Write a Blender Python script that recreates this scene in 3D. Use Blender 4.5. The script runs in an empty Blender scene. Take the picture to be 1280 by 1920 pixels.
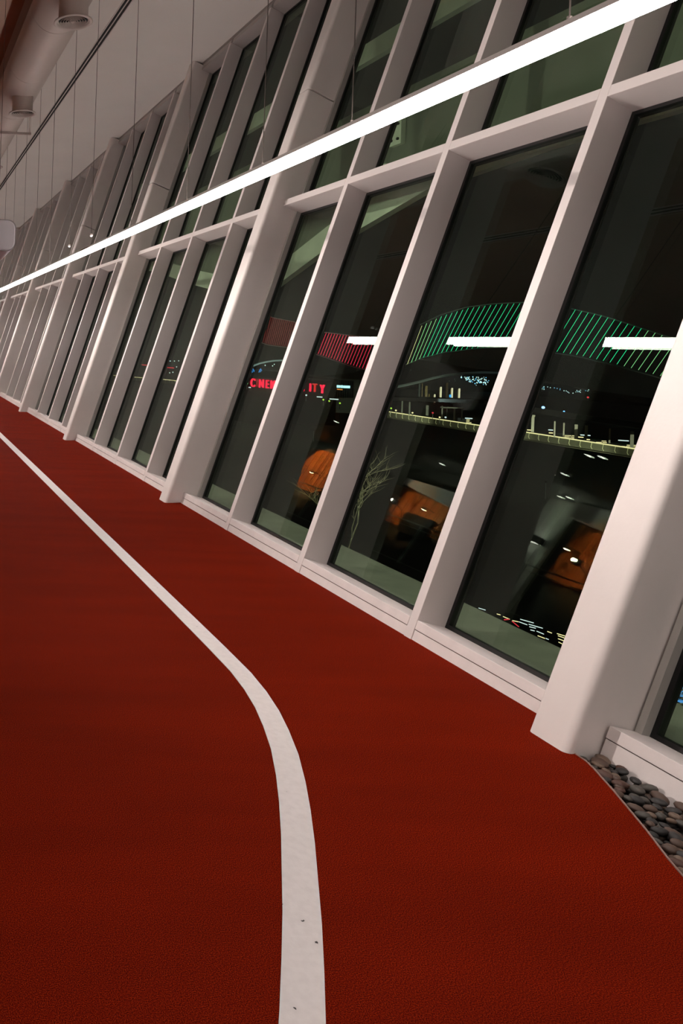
import bpy, bmesh, math, random
from mathutils import Vector, Matrix
random.seed(7)
S = bpy.context.scene
COL = S.collection
# ------------------------------------------------------------------ camera, world, exposure
EYE = 1.65            # eye height
F, U0, V0, ROLL = 1400.0, -190.0, 630.0, math.radians(2.0)
cd = bpy.data.cameras.new('camera')
cam = bpy.data.objects.new('camera', cd); COL.objects.link(cam)
cam.location = (0, 0, EYE)
cam.rotation_euler = (Matrix.Rotation(math.radians(90), 3, 'X') @ Matrix.Rotation(ROLL, 3, 'Z')).to_euler()
cd.sensor_fit = 'HORIZONTAL'; cd.sensor_width = 36.0
cd.lens = F / 1280 * 36.0
cd.shift_x = (640 - U0) / 1280
cd.shift_y = -(960 - V0) / 1280
cd.clip_start = 0.05; cd.clip_end = 2000
S.camera = cam
W = bpy.data.worlds.new('night_sky'); S.world = W; W.use_nodes = True
W.node_tree.nodes['Background'].inputs[0].default_value = (0.35, 0.42, 0.40, 1)
W.node_tree.nodes['Background'].inputs[1].default_value = 0.006
S.view_settings.view_transform = 'Standard'; S.view_settings.look = 'None'
S.view_settings.exposure = 0.36; S.view_settings.gamma = 1.0
S.view_settings.use_curve_mapping = False
S.cycles.max_bounces = 8; S.cycles.diffuse_bounces = 5; S.cycles.glossy_bounces = 4
S.cycles.transparent_max_bounces = 24; S.cycles.transmission_bounces = 4
S.cycles.use_denoising = True; S.cycles.caustics_reflective = False; S.cycles.caustics_refractive = False
LAMP_POWER = 36.0
WASH = 950.0

# ------------------------------------------------------------------ materials
def mat(name, col, rough=0.6, metal=0.0, noise=0.0, nscale=8.0, bump=0.0, bscale=60.0, emit=None, estr=1.0, spec=0.5):
    m = bpy.data.materials.new(name); m.use_nodes = True
    nt = m.node_tree; b = nt.nodes['Principled BSDF']
    b.inputs['Base Color'].default_value = (*col, 1); b.inputs['Roughness'].default_value = rough
    b.inputs['Metallic'].default_value = metal; b.inputs['Specular IOR Level'].default_value = spec
    tc = nt.nodes.new('ShaderNodeTexCoord')
    if noise > 0:
        n = nt.nodes.new('ShaderNodeTexNoise'); n.inputs['Scale'].default_value = nscale; n.inputs['Detail'].default_value = 5
        r = nt.nodes.new('ShaderNodeMapRange'); r.inputs[1].default_value = 0.3; r.inputs[2].default_value = 0.7
        r.inputs[3].default_value = 1 - noise; r.inputs[4].default_value = 1 + noise
        mx = nt.nodes.new('ShaderNodeVectorMath'); mx.operation = 'SCALE'; mx.inputs[0].default_value = col
        nt.links.new(tc.outputs['Object'], n.inputs['Vector']); nt.links.new(n.outputs['Fac'], r.inputs[0])
        nt.links.new(r.outputs[0], mx.inputs['Scale']); nt.links.new(mx.outputs[0], b.inputs['Base Color'])
    if bump > 0:
        n2 = nt.nodes.new('ShaderNodeTexNoise'); n2.inputs['Scale'].default_value = bscale; n2.inputs['Detail'].default_value = 3
        bp = nt.nodes.new('ShaderNodeBump'); bp.inputs['Strength'].default_value = bump; bp.inputs['Distance'].default_value = 0.01
        nt.links.new(tc.outputs['Object'], n2.inputs['Vector']); nt.links.new(n2.outputs['Fac'], bp.inputs['Height'])
        nt.links.new(bp.outputs[0], b.inputs['Normal'])
    if emit:
        b.inputs['Emission Color'].default_value = (*emit, 1); b.inputs['Emission Strength'].default_value = estr
    return m
def emat(name, col, s):
    return mat(name, (0.02, 0.02, 0.02), emit=col, estr=s)
WHITE = mat('white_panel', (0.74, 0.68, 0.66), 0.55, noise=0.02, nscale=3, bump=0.04, bscale=180)
CURB = mat('white_stone', (0.76, 0.69, 0.67), 0.6, noise=0.05, nscale=9, bump=0.1, bscale=90)
HEADP = mat('head_panel_paint', (.42, .38, .36), .6)
CONC = mat('white_concrete', (0.77, 0.71, 0.68), 0.7, noise=0.04, nscale=2.5, bump=0.05, bscale=60)
JAMB = mat('grey_jamb', (0.42, 0.40, 0.37), 0.5)
BLACK = mat('black_gasket', (0.006, 0.006, 0.006), 0.5)
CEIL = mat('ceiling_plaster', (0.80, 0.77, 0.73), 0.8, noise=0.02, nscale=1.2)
DUCT = mat('painted_duct', (0.62, 0.54, 0.50), 0.5, noise=0.03, nscale=2)
VENT = mat('vent_metal', (0.55, 0.48, 0.44), 0.45)
DARK = mat('dark_slot', (0.01, 0.01, 0.01), 0.8)
WIRE = mat('steel_wire', (0.12, 0.10, 0.09), 0.4, metal=0.6)
ALU = mat('lamp_aluminium', (0.55, 0.52, 0.5), 0.4, metal=0.3)
SPK = mat('speaker_plastic', (0.50, 0.47, 0.50), 0.5)
SPKD = mat('speaker_trim', (0.22, 0.20, 0.20), 0.5)
LEDM = emat('led_diffuser', (1.0, 0.92, 0.87), LAMP_POWER)
LEDGE = mat('ledge_concrete', (0.44, 0.41, 0.38), 0.85, noise=0.1, nscale=5, bump=0.2)
EDGE = mat('edge_strip', (0.28, 0.17, 0.14), 0.5)

# rubber track: red granules, tone changes and lighter flecks
TRACK = bpy.data.materials.new('track_rubber'); TRACK.use_nodes = True
nt = TRACK.node_tree; b = nt.nodes['Principled BSDF']; b.inputs['Roughness'].default_value = 0.8; b.inputs['Specular IOR Level'].default_value = 0.02
tc = nt.nodes.new('ShaderNodeTexCoord')
n1 = nt.nodes.new('ShaderNodeTexNoise'); n1.inputs['Scale'].default_value = 330; n1.inputs['Detail'].default_value = 2
n2 = nt.nodes.new('ShaderNodeTexNoise'); n2.inputs['Scale'].default_value = 1.6; n2.inputs['Detail'].default_value = 3
mp = nt.nodes.new('ShaderNodeMapping'); mp.inputs['Scale'].default_value = (0.5, 2.2, 1)
cr = nt.nodes.new('ShaderNodeValToRGB')
cr.color_ramp.elements[0].position = 0.33; cr.color_ramp.elements[0].color = (0.042, 0.0014, 0.0003, 1)
cr.color_ramp.elements[1].position = 0.72; cr.color_ramp.elements[1].color = (0.31, 0.029, 0.0045, 1)
e = cr.color_ramp.elements.new(0.52); e.color = (0.155, 0.0074, 0.0011, 1)
mr = nt.nodes.new('ShaderNodeMapRange'); mr.inputs[1].default_value = 0.3; mr.inputs[2].default_value = 0.7; mr.inputs[3].default_value = 0.86; mr.inputs[4].default_value = 1.12
vm = nt.nodes.new('ShaderNodeVectorMath'); vm.operation = 'SCALE'
bp = nt.nodes.new('ShaderNodeBump'); bp.inputs['Strength'].default_value = 0.6; bp.inputs['Distance'].default_value = 0.003
L = nt.links.new
L(tc.outputs['Object'], n1.inputs['Vector']); L(tc.outputs['Object'], mp.inputs['Vector']); L(mp.outputs[0], n2.inputs['Vector'])
L(n1.outputs['Fac'], cr.inputs[0]); L(n2.outputs['Fac'], mr.inputs[0]); L(cr.outputs[0], vm.inputs[0]); L(mr.outputs[0], vm.inputs['Scale'])
L(vm.outputs[0], b.inputs['Base Color']); L(n1.outputs['Fac'], bp.inputs['Height']); L(bp.outputs[0], b.inputs['Normal'])

# lane paint with a few dark scuffs
PAINT = bpy.data.materials.new('lane_paint'); PAINT.use_nodes = True
nt = PAINT.node_tree; b = nt.nodes['Principled BSDF']; b.inputs['Roughness'].default_value = 0.7
tc = nt.nodes.new('ShaderNodeTexCoord'); n1 = nt.nodes.new('ShaderNodeTexNoise'); n1.inputs['Scale'].default_value = 34; n1.inputs['Detail'].default_value = 4
cr = nt.nodes.new('ShaderNodeValToRGB')
cr.color_ramp.elements[0].position = 0.245; cr.color_ramp.elements[0].color = (0.04, 0.035, 0.035, 1)
cr.color_ramp.elements[1].position = 0.265; cr.color_ramp.elements[1].color = (0.66, 0.61, 0.60, 1)
e = cr.color_ramp.elements.new(0.6); e.color = (0.72, 0.67, 0.66, 1)
n2 = nt.nodes.new('ShaderNodeTexNoise'); n2.inputs['Scale'].default_value = 200
bp = nt.nodes.new('ShaderNodeBump'); bp.inputs['Strength'].default_value = 0.3; bp.inputs['Distance'].default_value = 0.003
nt.links.new(tc.outputs['Object'], n1.inputs['Vector']); nt.links.new(n1.outputs['Fac'], cr.inputs[0]); nt.links.new(cr.outputs[0], b.inputs['Base Color'])
nt.links.new(tc.outputs['Object'], n2.inputs['Vector']); nt.links.new(n2.outputs['Fac'], bp.inputs['Height']); nt.links.new(bp.outputs[0], b.inputs['Normal'])

# tinted window glass: see-through with a fresnel reflection
GLASS = bpy.data.materials.new('tinted_glass'); GLASS.use_nodes = True
nt = GLASS.node_tree; nt.nodes.clear()
o = nt.nodes.new('ShaderNodeOutputMaterial'); mx = nt.nodes.new('ShaderNodeMixShader'); tr = nt.nodes.new('ShaderNodeBsdfTransparent')
gl = nt.nodes.new('ShaderNodeBsdfGlossy'); fr = nt.nodes.new('ShaderNodeFresnel'); fr.inputs[0].default_value = 1.42
gm = nt.nodes.new('ShaderNodeNewGeometry'); mi = nt.nodes.new('ShaderNodeMix')   # constant index on both faces
gl.inputs['Roughness'].default_value = 0.0; gl.inputs['Color'].default_value = (0.86, 1.0, 0.90, 1)
tr.inputs[0].default_value = (0.78, 0.85, 0.77, 1)
mi.data_type = 'FLOAT'; mi.inputs[2].default_value = 1.42; mi.inputs[3].default_value = 1 / 1.42
nt.links.new(gm.outputs['Backfacing'], mi.inputs[0]); nt.links.new(mi.outputs[0], fr.inputs[0])
nt.links.new(fr.outputs[0], mx.inputs[0]); nt.links.new(tr.outputs[0], mx.inputs[1]); nt.links.new(gl.outputs[0], mx.inputs[2])
nt.links.new(mx.outputs[0], o.inputs[0])

# ------------------------------------------------------------------ helpers
def tag(o, label=None, cat=None, group=None, kind=None):
    if label: o['label'] = label
    if cat: o['category'] = cat
    if group: o['group'] = group
    if kind: o['kind'] = kind
    return o
def empty(name, loc=(0, 0, 0)):
    o = bpy.data.objects.new(name, None); COL.objects.link(o); o.location = loc; o.empty_display_size = 0.1
    return o
class MB:
    """collects vertices and faces, links them as one mesh object"""
    def __init__(s): s.v = []; s.f = []
    def add(s, vs, fs):
        k = len(s.v); s.v += [tuple(v) for v in vs]; s.f += [tuple(i + k for i in f) for f in fs]; return s
    def hexa(s, p):   # 8 points: bottom ring 0-3, top ring 4-7
        return s.add(p, [(0, 3, 2, 1), (4, 5, 6, 7), (0, 1, 5, 4), (1, 2, 6, 5), (2, 3, 7, 6), (3, 0, 4, 7)])
    def box(s, x0, x1, y0, y1, z0, z1):
        return s.hexa([(x0, y0, z0), (x1, y0, z0), (x1, y1, z0), (x0, y1, z0), (x0, y0, z1), (x1, y0, z1), (x1, y1, z1), (x0, y1, z1)])
    def ring_tube(s, pts, r, n=8, cap=True):
        pts = [Vector(p) for p in pts]; rs = r if isinstance(r, (list, tuple)) else [r] * len(pts)
        vs = []; fs = []
        for i, p in enumerate(pts):
            d = (pts[min(i + 1, len(pts) - 1)] - pts[max(i - 1, 0)]).normalized()
            a = d.orthogonal().normalized() if abs(d.z) > 0.9 else d.cross(Vector((0, 0, 1))).normalized()
            c = d.cross(a)
            for j in range(n):
                t = 2 * math.pi * j / n
                vs.append(p + (a * math.cos(t) + c * math.sin(t)) * rs[i])
        for i in range(len(pts) - 1):
            for j in range(n):
                fs.append((i * n + j, i * n + (j + 1) % n, (i + 1) * n + (j + 1) % n, (i + 1) * n + j))
        if cap:
            fs.append(tuple(range(n - 1, -1, -1))); fs.append(tuple((len(pts) - 1) * n + j for j in range(n)))
        return s.add(vs, fs)
    def lathe(s, c, prof, n=40):   # prof: (radius, z) about a vertical axis at c
        vs = []; fs = []
        for (r, z) in prof:
            for j in range(n):
                t = 2 * math.pi * j / n; vs.append((c[0] + r * math.cos(t), c[1] + r * math.sin(t), c[2] + z))
        for i in range(len(prof) - 1):
            for j in range(n):
                fs.append((i * n + j, i * n + (j + 1) % n, (i + 1) * n + (j + 1) % n, (i + 1) * n + j))
        return s.add(vs, fs)
    def build(s, name, m, parent=None, smooth=False, bevel=0.0, fix=True):
        me = bpy.data.meshes.new(name); me.from_pydata(s.v, [], s.f); me.materials.append(m)
        if fix:
            bm = bmesh.new(); bm.from_mesh(me); bmesh.ops.recalc_face_normals(bm, faces=bm.faces); bm.to_mesh(me); bm.free()
        if smooth:
            for p in me.polygons: p.use_smooth = True
        me.update(); o = bpy.data.objects.new(name, me); COL.objects.link(o)
        if parent:
            o.parent = parent
            wl = Vector(parent.location); p = parent.parent
            while p: wl += Vector(p.location); p = p.parent
            me.transform(Matrix.Translation(-wl))      # vertices are given in world space
        if bevel:
            bv = o.modifiers.new('bevel', 'BEVEL'); bv.width = bevel; bv.segments = 2; bv.limit_method = 'ANGLE'
        return o
def rot(u, v):
    dx, dy = u - U0, v - V0; c, s = math.cos(ROLL), math.sin(ROLL)
    return dx * c + dy * s, -dx * s + dy * c
def at(u, v, Y):        # the point at distance Y down the hall axis that was sighted at u, v
    x, y = rot(u, v); return Vector((x * Y / F, Y, EYE - y * Y / F))
def onz(u, v, z):       # the point on level z
    x, y = rot(u, v); Y = F * (EYE - z) / y; return Vector((x * Y / F, Y, z))
def facing(mb, p0, p1, o0, o1, d0, d1):
    """upright block from p0.z to p1.z turned to the building; o0..o1 is its width span in sighted pixels, d0..d1 its depth in metres"""
    a = math.atan2(p1.x, p1.y); k = p1.y / F * math.cos(a); c, s_ = math.cos(a), math.sin(a)
    q = [(p1.x + o * k * c + d * s_, p1.y - o * k * s_ + d * c) for o, d in ((o0, d0), (o1, d0), (o1, d1), (o0, d1))]
    return mb.hexa([(x, y, p0.z) for x, y in q] + [(x, y, p1.z) for x, y in q])
ORD = ['first', 'second', 'third', 'fourth', 'fifth', 'sixth', 'seventh', 'eighth', 'ninth']

# ------------------------------------------------------------------ leaning window wall frame of reference
XW, T, B, G = 3.02, 0.29, 0.04, 0.31   # foot line, outward lean, lean along the hall, splay of the fins
CN, SN = math.cos(math.atan(T)), math.sin(math.atan(T))
def P(y, h, s): return (XW + T * h + s * CN, y - B * h + G * s, h - s * SN)
def fbox(mb, y0, y1, h0, h1, s0, s1):
    return mb.hexa([P(y0, h0, s0), P(y0, h0, s1), P(y1, h0, s1), P(y1, h0, s0), P(y0, h1, s0), P(y0, h1, s1), P(y1, h1, s1), P(y1, h1, s0)])
ZC = 6.34                       # ceiling level
YC0, BAY = 3.32, 4.7
NB = 9
def yc(k): return YC0 + BAY * k
YMIN, YMAX = -12.0, 41.0
XL = -6.6

# ------------------------------------------------------------------ floor
edge = [(XW + 0.2, YMAX), (XW + 0.2, 3.26), (2.90, 3.26), (2.882, 3.07), (2.866, 3.023), (2.801, 2.87), (2.691, 2.632), (2.616, 2.486), (2.56, 2.36), (2.44, 2.14), (2.29, 1.9), (2.08, 1.6), (1.8, 1.2), (1.5, 0.8), (1.2, 0.3), (1.0, -0.2), (0.95, -1.3), (XW + 0.2, -1.3), (XW + 0.2, YMIN)]
loop = [(XL, YMAX)] + edge + [(XL, YMIN)]
nl = len(loop)
fm = MB().add([(x, y, 0) for x, y in loop] + [(x, y, -0.12) for x, y in loop],
              [tuple(range(nl)), tuple(range(2 * nl - 1, nl - 1, -1))] + [(i, (i + 1) % nl, nl + (i + 1) % nl, nl + i) for i in range(nl)])
floor = tag(fm.build('floor', TRACK), 'brick-red granular rubber running track along the window wall', 'floor', kind='structure')
cl = [(1.815, YMAX - 0.2), (1.815, 14), (1.815, 9), (1.812, 6), (1.808, 4.6), (1.805, 4.1), (1.799, 3.8), (1.778, 3.6), (1.745, 3.42), (1.70, 3.25), (1.64, 3.06), (1.565, 2.87), (1.49, 2.70), (1.405, 2.52), (1.32, 2.35), (1.23, 2.17), (1.14, 2.0), (1.05, 1.835), (0.95, 1.66), (0.83, 1.45), (0.66, 1.15), (0.45, 0.75), (0.2, 0.2)]
vs = []; 
for i, (x, y) in enumerate(cl):
    a = Vector(cl[max(i - 1, 0)]); c = Vector(cl[min(i + 1, len(cl) - 1)]); d = (c - a).normalized(); nrm = Vector((-d.y, d.x)) * 0.0505
    for z in (0.0, 0.0025):
        vs.append((x + nrm.x, y + nrm.y, z)); vs.append((x - nrm.x, y - nrm.y, z))
fs = []
for i in range(len(cl) - 1):
    a, c = i * 4, i * 4 + 4
    fs += [(a + 2, a + 3, c + 3, c + 2), (a, a + 2, c + 2, c), (a + 3, a + 1, c + 1, c + 3)]
ll = MB().add(vs, fs).build('lane_line', PAINT, floor); ll['label'] = 'white painted lane line curving across the red track'
st = []
for (x, y) in edge[2:-2]:
    st.append((x + 0.004, y, 0.001))
MB().ring_tube(st, 0.0032, 6).build('edge_strip', EDGE, floor)
MB().box(0.7, 3.6, -1.35, 3.2, -0.16, -0.13).build('gravel_bed', DARK, floor)

# pebbles
PEB = [mat('pebble_' + n, c, 0.55, noise=0.25, nscale=28, bump=0.15, bscale=50) for n, c in
       (('brown', (0.075, 0.043, 0.030)), ('grey', (0.058, 0.050, 0.042)), ('dark', (0.020, 0.017, 0.016)), ('tan', (0.125, 0.080, 0.055)), ('rust', (0.070, 0.030, 0.020)))]
bed = tag(empty('pebble_bed', (2.9, 2.6, -0.1)), 'bed of smooth brown and dark river pebbles between track edge and window curb', 'pebble bed')
pmesh = []
for mi_ in range(15):
    bm = bmesh.new(); bmesh.ops.create_icosphere(bm, subdivisions=2, radius=1)
    q = [Vector((random.uniform(-1, 1), random.uniform(-1, 1), random.uniform(-1, 1))).normalized() for _ in range(3)]
    for v in bm.verts:
        for w in q:
            v.co *= 1 + 0.10 * v.co.normalized().dot(w)
    me = bpy.data.meshes.new('pebble'); bm.to_mesh(me); bm.free(); me.materials.append(PEB[mi_ % 5])
    for p in me.polygons: p.use_smooth = True
    pmesh.append(me)
def edge_x(y):
    for i in range(2, len(edge) - 3):
        (x0, y0), (x1, y1) = edge[i], edge[i + 1]
        if y1 <= y <= y0: return x0 + (x1 - x0) * (y - y0) / (y1 - y0)
    return 2.89
pts = []
for lvl, cnt, f in ((0, 150, 0.80), (1, 140, 0.84)):
    t_ = 0; got = 0
    while got < cnt and t_ < 25000:
        t_ += 1
        y = random.uniform(2.10, 3.125); x0 = edge_x(y); x = random.uniform(x0 + 0.014, XW - 0.012)
        r = random.choice([0.014, 0.018, 0.021, 0.024]) * random.uniform(0.9, 1.15)
        if all((x - a) ** 2 + (y - b2) ** 2 > (f * (r + c2)) ** 2 for a, b2, c2, l in pts if l == lvl):
            pts.append((x, y, r, lvl)); got += 1
for i, (x, y, r, lvl) in enumerate(pts):
    o = bpy.data.objects.new('pebble', random.choice(pmesh)); COL.objects.link(o); o.parent = bed
    zz = -0.040 if lvl == 0 else -0.014
    o.location = Vector((x, y, zz + random.uniform(-0.006, 0.006))) - Vector(bed.location)
    o.scale = (r * random.uniform(1.1, 1.45), r * random.uniform(0.85, 1.1), r * random.uniform(0.6, 0.8))
    o.rotation_euler = (random.uniform(-.3, .3), random.uniform(-.3, .3), random.uniform(0, 3.1))
gv = MB()
bm = bmesh.new(); bmesh.ops.create_icosphere(bm, subdivisions=1, radius=1); iv = [v.co.copy() for v in bm.verts]; ifc = [tuple(v.index for v in f.verts) for f in bm.faces]; bm.free()
for i in range(1700):
    y = random.uniform(-1.2, 3.1); x0 = edge_x(y) if y > -1.4 else 1; x = random.uniform(x0 + 0.02, XW - 0.01)
    r = random.uniform(0.018, 0.03); z = -0.085 + random.uniform(-.015, .01) + (0.06 if y < 2.08 else 0.012)
    a = random.uniform(0, 3.1); ca, sa = math.cos(a), math.sin(a)
    gv.add([(x + (v.x * 1.3 * ca - v.y * sa) * r, y + (v.x * 1.3 * sa + v.y * ca) * r, z + v.z * r * .7) for v in iv], ifc)
gvo = gv.build('buried_pebbles', PEB[2], bed, smooth=True, fix=False); gvo['kind'] = 'stuff'

# ------------------------------------------------------------------ window wall: curb, columns, mullions, transoms, glass
curb = tag(empty('baseboard_window_side', (XW, 0, 0)), 'low white stone curb running under the leaning windows', 'curb', kind='structure')
wall = tag(empty('wall_window_side', (XW, 0, 0)), 'leaning white window wall beside the red track', 'wall', kind='structure')
HS, HT0, HT1, HH = 0.113, 3.135, 3.20, 6.22
GS = 0.23
def inner_cols(k):     # far edges of the three mullions in bay k (between column k and k+1)
    return [yc(k + 1) - 1.22, yc(k + 1) - 2.43, yc(k + 1) - 3.64]
for k in range(-1, NB - 1):
    win = tag(empty('window_%d' % (k + 2), (XW, yc(k) + 2.3, 0)), 'tall leaning glazed bay of eight panes, ' +
              ('beside the pebble bed' if k < 0 else 'between the %s and %s white columns from the pebble bed' % (ORD[k], ORD[k + 1])), 'window', kind='structure')
    ms = inner_cols(k)
    y_hi = yc(k + 1) - 0.165
    for my in ms:
        fbox(MB(), my - 0.06, my, -0.02, HH, 0.0, GS + 0.05).build('mullion', WHITE, win, bevel=0.003)
    # openings from far to near
    ops = [(ms[0], y_hi), (ms[1], ms[0] - 0.06), (ms[2], ms[1] - 0.06), (yc(k), ms[2] - 0.06)]
    for i, (a, c) in enumerate(ops):
        fbox(MB(), a, c, HT0, HT1, 0.0, GS + 0.05).build('transom', WHITE, win, bevel=0.003)
        fbox(MB(), a, c, HH, 6.30, 0.02, GS + 0.05).build('head_panel', HEADP, win)
        # curb stones: lower course and sill course with a joint
        g = 0.0025
        fbox(MB(), a + g, c - g, -0.12, 0.058, 0.004, GS + 0.2).build('curb_stone', CURB, curb, bevel=0.0015)
        fbox(MB(), a + g, c - g, 0.0615, HS, 0.0, GS + 0.05).build('sill_stone', CURB, curb, bevel=0.002)
        c2 = c
        if i == 0:
            fbox(MB(), c - 0.03, c, HS, HT0, 0.165, GS).build('jamb', JAMB, win)
            fbox(MB(), c - 0.03, c, HT1, HH, 0.165, GS).build('jamb', JAMB, win)
            c2 = c - 0.03
        for (h0, h1) in ((HS, HT0), (HT1, HH)):
            w = 0.022
            fr_ = MB()
            fbox(fr_, a, a + w, h0, h1, GS - 0.012, GS + 0.04); fbox(fr_, c2 - w, c2, h0, h1, GS - 0.012, GS + 0.04)
            fbox(fr_, a + w, c2 - w, h0, h0 + w, GS - 0.012, GS + 0.04); fbox(fr_, a + w, c2 - w, h1 - w, h1, GS - 0.012, GS + 0.04)
            go = fr_.build('pane_gasket', BLACK, win)
            fbox(MB(), a + w * .5, c2 - w * .5, h0 + w * .5, h1 - w * .5, GS, GS + 0.028).build('glass_pane', GLASS, go)
for k in range(0, NB):
    y1 = yc(k) + 0.04; y0 = y1 - 0.195; r = 0.036
    co = tag(empty('column', (2.9, y1 - 0.1, 0)), 'leaning white rounded concrete column, ' + ('beside the pebble bed' if k == 0 else '%s along the track from the pebble bed' % ORD[k]),
             'column', 'leaning white columns of the window wall', kind='structure')
    sec = []
    s0, s1 = -0.165, 0.185
    for cy, sg in ((y0 + r, -1), (y1 - r * .6, 1)):
        rr = r if sg < 0 else r * .6
        rng = [i / 6 for i in range(7)]
        ang = [math.pi * .5 * t for t in rng]
        if sg < 0: arc = [(cy - rr * math.cos(a), s0 + rr - rr * math.sin(a)) for a in ang]
        else: arc = [(cy + rr * math.sin(a), s0 + rr - rr * math.cos(a)) for a in ang]
        sec += arc
    sec = sec + [(y1, s1), (y0, s1)]
    for (h0, h1) in ((-0.13, 4.28), (4.292, 6.30)):
        hh = [h0, h0 + 0.006] + [h0 + (h1 - h0) * t for t in (.25, .5, .75)] + [h1 - 0.006, h1]
        n = len(sec); vs = []; fs = []
        for i, h in enumerate(hh):
            q = 0.004 if i in (0, len(hh) - 1) else 0
            for (y, s) in sec:
                yy = y + (q if y < (y0 + y1) / 2 else -q); vs.append(P(yy, h, s + (q if s < 0 else 0)))
        for i in range(len(hh) - 1):
            for j in range(n): fs.append((i * n + j, i * n + (j + 1) % n, (i + 1) * n + (j + 1) % n, (i + 1) * n + j))
        fs += [tuple(range(n)), tuple((len(hh) - 1) * n + j for j in range(n))]
        o = MB().add(vs, fs).build('column_shaft', CONC, co, smooth=True)
        wn = o.modifiers.new('wn', 'WEIGHTED_NORMAL'); wn.weight = 100
fbox(MB(), YMIN, YMAX + 0.3, 6.30, 6.40, 0.01, GS + 0.2).build('head_trim', mat('head_trim_paint', (.30, .27, .25), .7), wall)
fbox(MB(), YMIN, -1.44, -0.12, 6.30, 0.0, GS + .2).build('wall_panel', WHITE, wall)
# outside: ledge below the windows, closing slab under the curb
fbox(MB(), YMIN, YMAX, -0.5, -0.125, 0.02, GS + .2).build('wall_foot', CURB, wall)
led = tag(MB().box(3.36, 3.84, YMIN, YMAX, -0.12, 0.0).build('window_ledge', LEDGE), 'flat grey concrete ledge outside below the windows', 'ledge', kind='structure')

# ------------------------------------------------------------------ ceiling and other walls
tag(MB().box(1.58, XW + T * ZC + .02, YMIN - .2, YMAX + .2, ZC, ZC + .25).build('ceiling', CEIL), 'smooth pinkish-grey plaster ceiling above the track', 'ceiling', kind='structure')
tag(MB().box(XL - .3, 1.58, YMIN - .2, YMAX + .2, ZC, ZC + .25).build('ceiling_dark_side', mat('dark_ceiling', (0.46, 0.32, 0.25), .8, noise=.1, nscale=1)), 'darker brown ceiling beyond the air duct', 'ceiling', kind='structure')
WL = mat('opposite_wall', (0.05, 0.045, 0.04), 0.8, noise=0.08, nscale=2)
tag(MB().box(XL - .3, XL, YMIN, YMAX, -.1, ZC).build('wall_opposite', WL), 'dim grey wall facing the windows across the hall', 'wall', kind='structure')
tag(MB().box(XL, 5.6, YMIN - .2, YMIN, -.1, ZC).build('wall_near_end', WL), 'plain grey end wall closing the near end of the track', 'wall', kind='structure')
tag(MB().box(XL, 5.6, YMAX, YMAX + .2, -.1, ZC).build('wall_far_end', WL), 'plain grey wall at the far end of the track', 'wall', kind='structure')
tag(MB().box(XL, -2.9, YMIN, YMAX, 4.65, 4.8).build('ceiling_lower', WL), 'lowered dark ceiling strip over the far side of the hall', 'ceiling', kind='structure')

# linear slot diffuser in the ceiling
sd = tag(empty('slot_diffuser', (2.97, 20, ZC)), 'long twin-slot black and white air diffuser set in the ceiling', 'air diffuser')
MB().box(2.915, 3.025, 2.0, YMAX, ZC - .003, ZC - .0005).build('dark_backing', DARK, sd)
for x in (2.905, 2.962, 3.019):
    MB().box(x, x + .016, 2.0, YMAX, ZC - .012, ZC - .0031).build('rail', WHITE, sd)

sd2 = tag(empty('slot_diffuser', (-0.1, 20, ZC)), 'twin-slot air diffuser in the darker brown ceiling beyond the duct', 'air diffuser')
MB().box(-.155, -.045, 1.0, YMAX, ZC - .003, ZC - .0005).build('dark_backing', DARK, sd2)
for x in (-.165, -.108, -.051):
    MB().box(x, x + .016, 1.0, YMAX, ZC - .012, ZC - .0031).build('rail', WHITE, sd2)

# round duct with diffusers
DX, DZ, DR = 1.86, EYE + 4.2, 0.33
duct = tag(empty('air_duct', (DX, 20, DZ)), 'large round pinkish-grey air duct hung below the ceiling', 'air duct')
y = 2.0
while y < YMAX - 1:
    L_ = 1.85
    MB().ring_tube([(DX, y + .004, DZ), (DX, y + L_ - .004, DZ)], DR, 40).build('duct_section', DUCT, duct, smooth=True, fix=True)
    d = MB().ring_tube([(DX, y + L_ - .012, DZ), (DX, y + L_ + .012, DZ)], DR - .004, 40).build('seam', VENT, duct)
    y += L_
for o in duct.children:
    o.modifiers.new('es', 'EDGE_SPLIT').split_angle = math.radians(35)
ZV = EYE + 3.64
for i, vy in enumerate((4.85, 8.5, 12.0, 15.8, 19.5)):
    v = tag(empty('round_diffuser', (DX, vy, ZV)), 'round ringed diffuser, ' +
            ('above the first white columns', 'largest one in view under the duct', 'second in view along the duct', 'third in view along the duct, half cut off by the frame', 'fourth one along')[i], 'air diffuser', 'round diffusers under the duct')
    MB().lathe((DX, vy, ZV), [(0.165, 0.30), (0.165, 0.01)], 40).build('neck', DUCT, v, smooth=True)
    MB().lathe((DX, vy, ZV), [(0.165, 0.012), (0.215, 0.006), (0.218, -0.004), (0.205, -0.012), (0.178, -0.006), (0.172, 0.02)], 48).build('rim', VENT, v, smooth=True)
    MB().lathe((DX, vy, ZV), [(0.0, 0.03), (0.165, 0.03)], 32).build('throat', DARK, v)
    for q, rr in enumerate((0.148, 0.120, 0.092, 0.064, 0.038)):
        MB().lathe((DX, vy, ZV), [(rr - .016, 0.016), (rr - .002, -0.008), (rr, -0.007), (rr - .013, 0.018), (rr - .016, .016)], 40).build('ring_blade', VENT, v)
    MB().lathe((DX, vy, ZV), [(0.0, -0.012), (0.018, -0.010), (0.022, 0.0)], 24).build('centre_cap', VENT, v, smooth=True)
    MB().ring_tube([(DX - .06, vy - .13, ZV - .016), (DX - .045, vy - .10, ZV - .014), (DX - .05, vy - .06, ZV - .016), (DX - .02, vy - .02, ZV - .014)], 0.0025, 5).build('pull_wire', WHITE, v)
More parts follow.
